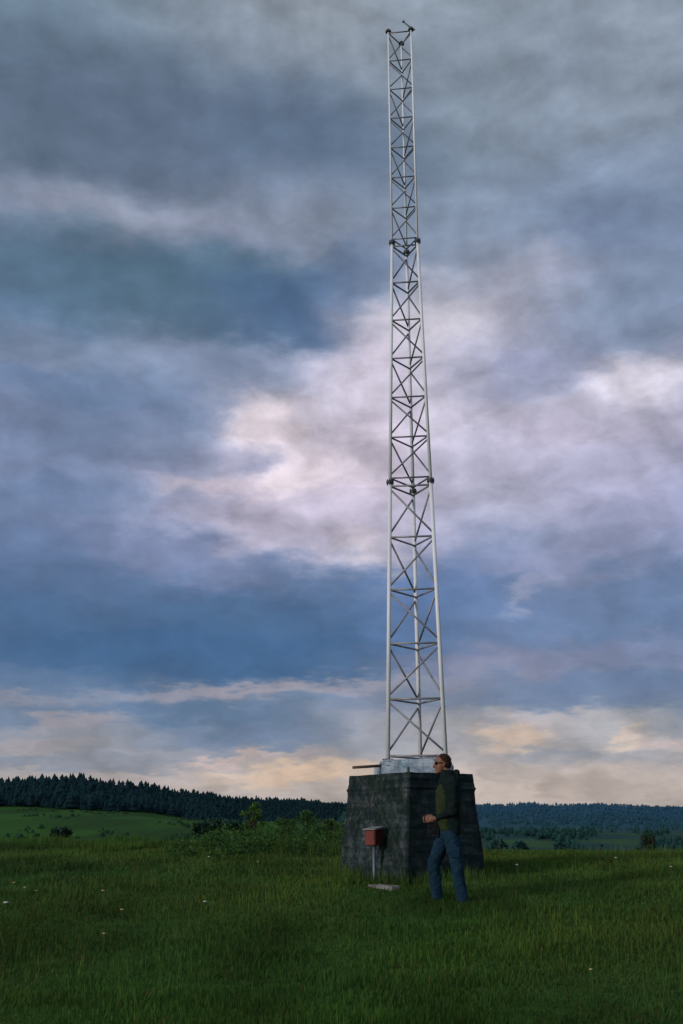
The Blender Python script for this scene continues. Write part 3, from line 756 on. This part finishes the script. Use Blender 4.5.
# ------------------------------------------------------------------ sky and sun
sun_az, sun_el = math.radians(-128), math.radians(14)       # azimuth from +Y, clockwise; behind the camera, to the left
sd = Vector((math.sin(sun_az) * math.cos(sun_el), math.cos(sun_az) * math.cos(sun_el), math.sin(sun_el)))
sl = bpy.data.lights.new('sun', 'SUN'); sl.energy = 1.7; sl.angle = math.radians(12); sl.color = (1, .93, .86)
so = bpy.data.objects.new('sun', sl); COL.objects.link(so); so.rotation_euler = sd.to_track_quat('Z', 'Y').to_euler(); so.location = (-20, -20, 20)

W = bpy.data.worlds.new('World'); S.world = W; W.use_nodes = True; nt = W.node_tree
for n_ in list(nt.nodes): nt.nodes.remove(n_)
out = nt.nodes.new('ShaderNodeOutputWorld'); bg = nt.nodes.new('ShaderNodeBackground'); nt.links.new(bg.outputs[0], out.inputs[0])
def VM(op, a, b=None, c=None):
    n = nt.nodes.new('ShaderNodeVectorMath'); n.operation = op
    for i, v in enumerate((a, b, c)):
        if v is None: continue
        if hasattr(v, 'links'): nt.links.new(v, n.inputs[i])
        elif hasattr(v, '__len__'): n.inputs[i].default_value = v
        else: n.inputs[i].default_value = (v, v, v)
    return n.outputs['Value'] if op in ('DOT_PRODUCT', 'LENGTH') else n.outputs[0]
def MA(op, a, b=None, c=None, clamp=False):
    n = nt.nodes.new('ShaderNodeMath'); n.operation = op; n.use_clamp = clamp
    for i, v in enumerate((a, b, c)):
        if v is None: continue
        if hasattr(v, 'links'): nt.links.new(v, n.inputs[i])
        else: n.inputs[i].default_value = v
    return n.outputs[0]
def WN(vec, scale, detail=5, rough=.55, color=False, dist=0, lac=2.0):
    n = nt.nodes.new('ShaderNodeTexNoise'); nt.links.new(vec, n.inputs['Vector']); n.inputs['Scale'].default_value = scale
    n.inputs['Detail'].default_value = detail; n.inputs['Roughness'].default_value = rough; n.inputs['Distortion'].default_value = dist; n.inputs['Lacunarity'].default_value = lac
    return n.outputs['Color'] if color else n.outputs['Fac']
D = nt.nodes.new('ShaderNodeTexCoord').outputs['Generated']
sep = nt.nodes.new('ShaderNodeSeparateXYZ'); nt.links.new(D, sep.inputs[0]); dx, dy, dz = sep.outputs
azn = MA('MULTIPLY', MA('ARCTAN2', dx, dy), 180 / math.pi); eln = MA('MULTIPLY', MA('ARCSINE', dz), 180 / math.pi)
cmb = nt.nodes.new('ShaderNodeCombineXYZ'); nt.links.new(azn, cmb.inputs[0]); nt.links.new(eln, cmb.inputs[1]); q = cmb.outputs[0]   # degrees
# cloud-deck coordinates: flattened towards the horizon
zz = MA('ADD', MA('MAXIMUM', dz, 0), .22); cm2 = nt.nodes.new('ShaderNodeCombineXYZ')
nt.links.new(MA('DIVIDE', dx, zz), cm2.inputs[0]); nt.links.new(MA('DIVIDE', dy, zz), cm2.inputs[1]); nt.links.new(MA('MULTIPLY', dz, 1.5), cm2.inputs[2])
deck = cm2.outputs[0]
flat = MA('SUBTRACT', 1, MA('MULTIPLY', MA('SUBTRACT', 1, MA('DIVIDE', dz, .28), clamp=True), .62))     # less vertical warp near the horizon
w1 = VM('SUBTRACT', WN(deck, 3.2, 2, .5, True), .5); w2 = VM('SUBTRACT', WN(deck, 7.5, 4, .5, True), .5)
w3 = VM('SUBTRACT', WN(deck, 17, 6, .6, True), .5)
warp = VM('ADD', VM('ADD', VM('MULTIPLY', w1, (3.0, 2.4, 0)), VM('MULTIPLY', w2, (3.4, 3.0, 0))), VM('MULTIPLY', w3, (2.2, 2.0, 0)))
cmb3 = nt.nodes.new('ShaderNodeCombineXYZ'); cmb3.inputs[0].default_value = 1; nt.links.new(flat, cmb3.inputs[1])
warp = VM('MULTIPLY', warp, cmb3.outputs[0])
qw = VM('ADD', q, warp)
def px2q(px, py):
    r = ray(px, py); return math.degrees(math.atan2(r.x, r.y)), math.degrees(math.atan2(r.z, math.hypot(r.x, r.y)))
def c8(r, g_, b, low=0):
    if low: return ((r - 2 + (r - 65) * .17) / 255, g_ * 1.10 / 255, b * 1.06 / 255)
    return ((r + min(15, (r - 62) * .22)) / 255, g_ * 1.105 / 255, b * 1.075 / 255)
# base vertical gradient in display values (elevation in degrees)
mr = MA('DIVIDE', eln, 60.0, clamp=True)
rp = nt.nodes.new('ShaderNodeValToRGB'); nt.links.new(mr, rp.inputs[0]); e = rp.color_ramp.elements
stops = [(0, c8(146, 136, 136, 1)), (2.0 / 60, c8(148, 138, 142, 1)), (4.2 / 60, c8(108, 116, 134)), (8.5 / 60, c8(80, 98, 134)), (13 / 60, c8(100, 114, 150)), (20 / 60, c8(125, 130, 158)), (30 / 60, c8(105, 118, 142)), (40 / 60, c8(110, 120, 136)), (1, c8(125, 132, 146))]
while len(e) < len(stops): e.new(.5)
for i, (p_, c_) in enumerate(stops): e[i].position = p_; e[i].color = (*c_, 1)
acc = rp.outputs[0]
# cloud masses: (px, py, half width, half height, tilt deg, colour, opacity, edge)
CL = [
 (520, 60, 240, 130, 0, (120, 130, 144), .7, 1),
 (330, 20, 120, 60, 0, (126, 134, 148), .7, 1),
 (30, 60, 120, 120, 0, (88, 103, 122), .75, 1),
 (170, 130, 280, 64, 4, (82, 91, 112), .95, 1.8),
 (310, 150, 130, 50, 10, (84, 96, 120), .8, 1.2),
 (460, 90, 90, 60, 30, (108, 120, 138), .5, 1),
 (640, 110, 60, 90, 0, (122, 132, 148), .5, 1),
 (560, 60, 60, 50, 0, (112, 122, 142), .5, 1),
 (140, 218, 200, 34, 6, (118, 121, 144), .75, 1.3),
 (110, 207, 90, 24, 4, (120, 127, 146), .7, 1.2),
 (300, 215, 140, 36, 8, (122, 128, 148), .6, 1),
 (620, 230, 110, 80, 0, (100, 112, 142), .8, 1),
 (490, 240, 60, 50, 0, (114, 124, 146), .4, 1),
 (20, 310, 110, 50, 0, (68, 90, 120), .6, 1),
 (110, 370, 170, 26, 2, (106, 118, 144), .8, 1.2),
 (60, 400, 120, 16, 4, (84, 102, 134), .8, 1.2),
 (190, 410, 90, 26, 10, (88, 106, 140), .7, 1.2),
 (70, 430, 140, 40, 0, (92, 104, 134), .8, 1.3),
 (50, 490, 100, 22, 0, (88, 104, 138), .7, 1.2),
 (480, 430, 270, 110, 0, (160, 156, 178), .88, 2),
 (330, 455, 115, 95, -25, (174, 163, 184), .92, 1.8),
 (300, 520, 150, 60, 0, (160, 152, 176), .85, 1.4),
 (240, 370, 70, 26, 25, (112, 120, 146), .6, 1),
 (150, 285, 250, 50, 4, (74, 91, 112), .95, 2),
 (305, 318, 110, 40, 8, (72, 88, 120), .92, 2.2),
 (365, 285, 46, 44, 0, (84, 97, 126), .75, 1.6),
 (398, 335, 24, 40, 20, (168, 160, 182), .6, 1.4),
 (240, 372, 80, 22, 12, (104, 114, 142), .8, 1.6),
 (270, 430, 46, 42, -30, (204, 186, 196), .8, 1.3),
 (380, 370, 50, 60, 0, (182, 170, 190), .7, 1.2),
 (560, 295, 80, 34, 4, (150, 148, 168), .75, 1.3),
 (450, 330, 70, 44, 0, (184, 174, 188), .85, 1.4),
 (400, 400, 90, 50, 0, (172, 163, 182), .6, 1.4),
 (300, 475, 50, 22, -12, (204, 186, 194), .7, 1.4),
 (210, 484, 50, 10, 6, (182, 166, 182), .7, 1.3),
 (340, 470, 60, 40, 0, (190, 174, 190), .6, 1.2),
 (250, 458, 30, 14, -8, (118, 122, 152), .7, 1.3),
 (365, 555, 40, 24, 0, (206, 184, 190), .7, 1.2),
 (300, 555, 80, 26, 8, (162, 152, 172), .7, 1.2),
 (530, 275, 70, 26, 4, (146, 146, 166), .7, 1.2),
 (630, 310, 90, 50, 8, (104, 116, 142), .8, 1.3),
 (520, 370, 70, 34, 14, (122, 128, 158), .8, 1.2),
 (600, 340, 50, 22, -10, (112, 120, 148), .6, 1.2),
 (640, 385, 80, 22, -6, (186, 176, 192), .85, 1.4),
 (560, 430, 110, 22, 4, (168, 158, 180), .7, 1.2),
 (600, 470, 120, 40, 0, (142, 140, 168), .6, 1.2),
 (650, 520, 90, 40, 0, (128, 130, 160), .7, 1.2),
 (160, 620, 300, 66, 0, (68, 87, 122), .95, 2.2),
 (60, 560, 120, 40, 6, (84, 98, 132), .8, 1.3),
 (180, 560, 110, 22, 14, (104, 110, 142), .7, 1.3),
 (230, 655, 220, 26, -2, (62, 84, 122), .9, 1.8),
 (560, 605, 180, 50, 0, (92, 106, 140), .9, 1.8),
 (460, 590, 60, 40, 0, (84, 102, 144), .7, 1.3),
 (400, 600, 50, 40, 0, (82, 100, 144), .7, 1.3),
 (534, 590, 34, 7, -46, (134, 136, 160), .6, 1.0),
 (560, 560, 110, 20, 0, (128, 130, 160), .6, 1.2),
 (500, 665, 120, 18, 0, (118, 116, 140), .7, 1.3),
 (610, 690, 110, 16, 0, (92, 104, 138), .75, 1.4),
 (640, 655, 90, 14, 0, (112, 116, 146), .6, 1.3),
 (260, 692, 180, 9, -4, (140, 130, 144), .8, 1.6),
 (60, 704, 90, 7, 3, (128, 122, 138), .75, 1.5),
 (180, 715, 170, 14, 0, (84, 98, 130), .85, 1.6),
 (230, 738, 130, 13, -5, (94, 104, 136), .85, 1.5),
 (70, 724, 60, 8, 2, (140, 128, 138), .7, 1.5),
 (30, 745, 60, 8, 2, (146, 132, 142), .75, 1.4),
 (200, 752, 80, 6, 2, (122, 120, 138), .7, 1.4),
 (60, 762, 110, 7, 2, (100, 108, 134), .75, 1.4),
 (120, 764, 100, 8, 2, (112, 114, 134), .7, 1.4),
 (420, 720, 90, 34, 0, (140, 132, 144), .6, 1.3),
 (390, 700, 60, 12, 0, (104, 110, 138), .6, 1.3),
 (320, 772, 120, 12, -3, (184, 158, 142), .9, 1.6),
 (150, 776, 60, 5, -2, (150, 138, 146), .8, 1.4),
 (240, 758, 70, 5, -6, (178, 152, 150), .7, 1.4),
 (290, 757, 60, 6, -3, (150, 138, 146), .7, 1.3),
 (80, 782, 140, 12, 0, (150, 140, 144), .7, 1.4),
 (570, 738, 170, 30, 0, (148, 142, 150), .75, 1.5),
 (70, 748, 130, 18, 2, (138, 134, 146), .6, 1.4),
 (512, 738, 32, 15, -8, (184, 162, 152), .85, 1.5),
 (560, 722, 60, 10, 0, (150, 140, 150), .6, 1.3),
 (622, 742, 22, 8, -20, (176, 158, 150), .75, 1.5),
 (665, 743, 34, 8, 0, (168, 150, 154), .7, 1.3),
 (560, 700, 130, 9, 2, (96, 106, 138), .7, 1.4),
 (470, 775, 60, 8, 0, (140, 132, 146), .6, 1.3),
 (575, 757, 70, 8, 0, (120, 122, 142), .75, 1.4),
 (540, 782, 200, 22, 0, (162, 148, 148), .85, 1.6),
]
def layer(acc, vec, c, half, tilt, col, op, edge, low=0):
    a = math.radians(tilt); sx, sy = 1 / half[0], 1 / half[1]
    if abs(tilt) < 3:
        l_ = VM('MULTIPLY_ADD', vec, (sx, sy, 0), (-c[0] * sx, -c[1] * sy, 0)); d2 = VM('DOT_PRODUCT', l_, l_)
    else:
        a = -a; ca, sa = math.cos(a), math.sin(a)
        u_ = MA('SUBTRACT', VM('DOT_PRODUCT', vec, (ca * sx, sa * sx, 0)), (c[0] * ca + c[1] * sa) * sx)
        v_ = MA('SUBTRACT', VM('DOT_PRODUCT', vec, (-sa * sy, ca * sy, 0)), (-c[0] * sa + c[1] * ca) * sy)
        d2 = MA('MULTIPLY_ADD', u_, u_, MA('MULTIPLY', v_, v_))
    if edge != 1: d2 = MA('POWER', d2, edge)
    wgt = MA('MULTIPLY', MA('POWER', math.exp(-.9), d2), op)
    mx = nt.nodes.new('ShaderNodeMix'); mx.data_type = 'RGBA'; nt.links.new(wgt, mx.inputs[0]); nt.links.new(acc, mx.inputs[6]); mx.inputs[7].default_value = (*c8(*col, low), 1)
    return mx.outputs[2]
for (px, py, hw, hh_, tilt, col, op, edge) in CL:
    c = px2q(px, py); k = 20.3
    acc = layer(acc, qw, c, (hw / k, hh_ / k), tilt, col, op, edge, py > 690)
# fine cloud relief
qs = VM('ADD', VM('MULTIPLY', q, (1, 1.55, 1)), VM('MULTIPLY', w2, (2.2, 2.2, 0)))
nA = WN(qs, .19, 8, .56); nB = WN(VM('ADD', qs, (.8, 1.4, 0)), .19, 8, .56); n1 = WN(deck, 4.0, 4, .45)
lum = MA('MULTIPLY_ADD', VM('DOT_PRODUCT', acc, (.33, .33, .33)), 2.6, -.92, clamp=True)      # bright billows carry the relief, dark bases stay smooth
rel = MA('ADD', MA('MULTIPLY', MA('SUBTRACT', n1, .5), .10), MA('MULTIPLY', MA('ADD', MA('MULTIPLY', MA('SUBTRACT', nA, nB), .62), MA('MULTIPLY', MA('SUBTRACT', nA, .5), .30)), MA('MULTIPLY_ADD', lum, .62, .42)))
acc = VM('MULTIPLY', acc, MA('ADD', rel, 1.0))
gm_ = nt.nodes.new('ShaderNodeGamma'); nt.links.new(acc, gm_.inputs[0]); gm_.inputs[1].default_value = 2.2
# clear-air light above the cloud deck, only a trace comes through
sk = nt.nodes.new('ShaderNodeTexSky'); sk.sky_type = 'NISHITA'; sk.sun_disc = False; sk.sun_elevation = sun_el; sk.sun_rotation = sun_az
mxs = nt.nodes.new('ShaderNodeMix'); mxs.data_type = 'RGBA'; mxs.blend_type = 'ADD'; mxs.inputs[0].default_value = 1
nt.links.new(VM('SCALE', sk.outputs[0]), mxs.inputs[6]); nt.links.new(gm_.outputs[0], mxs.inputs[7])
for n_ in nt.nodes:
    if n_.type == 'VECT_MATH' and n_.operation == 'SCALE': n_.inputs['Scale'].default_value = .004
nt.links.new(mxs.outputs[2], bg.inputs[0]); bg.inputs[1].default_value = 1.12
S.cycles.adaptive_min_samples = 10; S.cycles.adaptive_threshold = .015; S.cycles.max_bounces = 4; S.cycles.diffuse_bounces = 2
W.cycles.sampling_method = 'MANUAL'; W.cycles.sample_map_resolution = 256
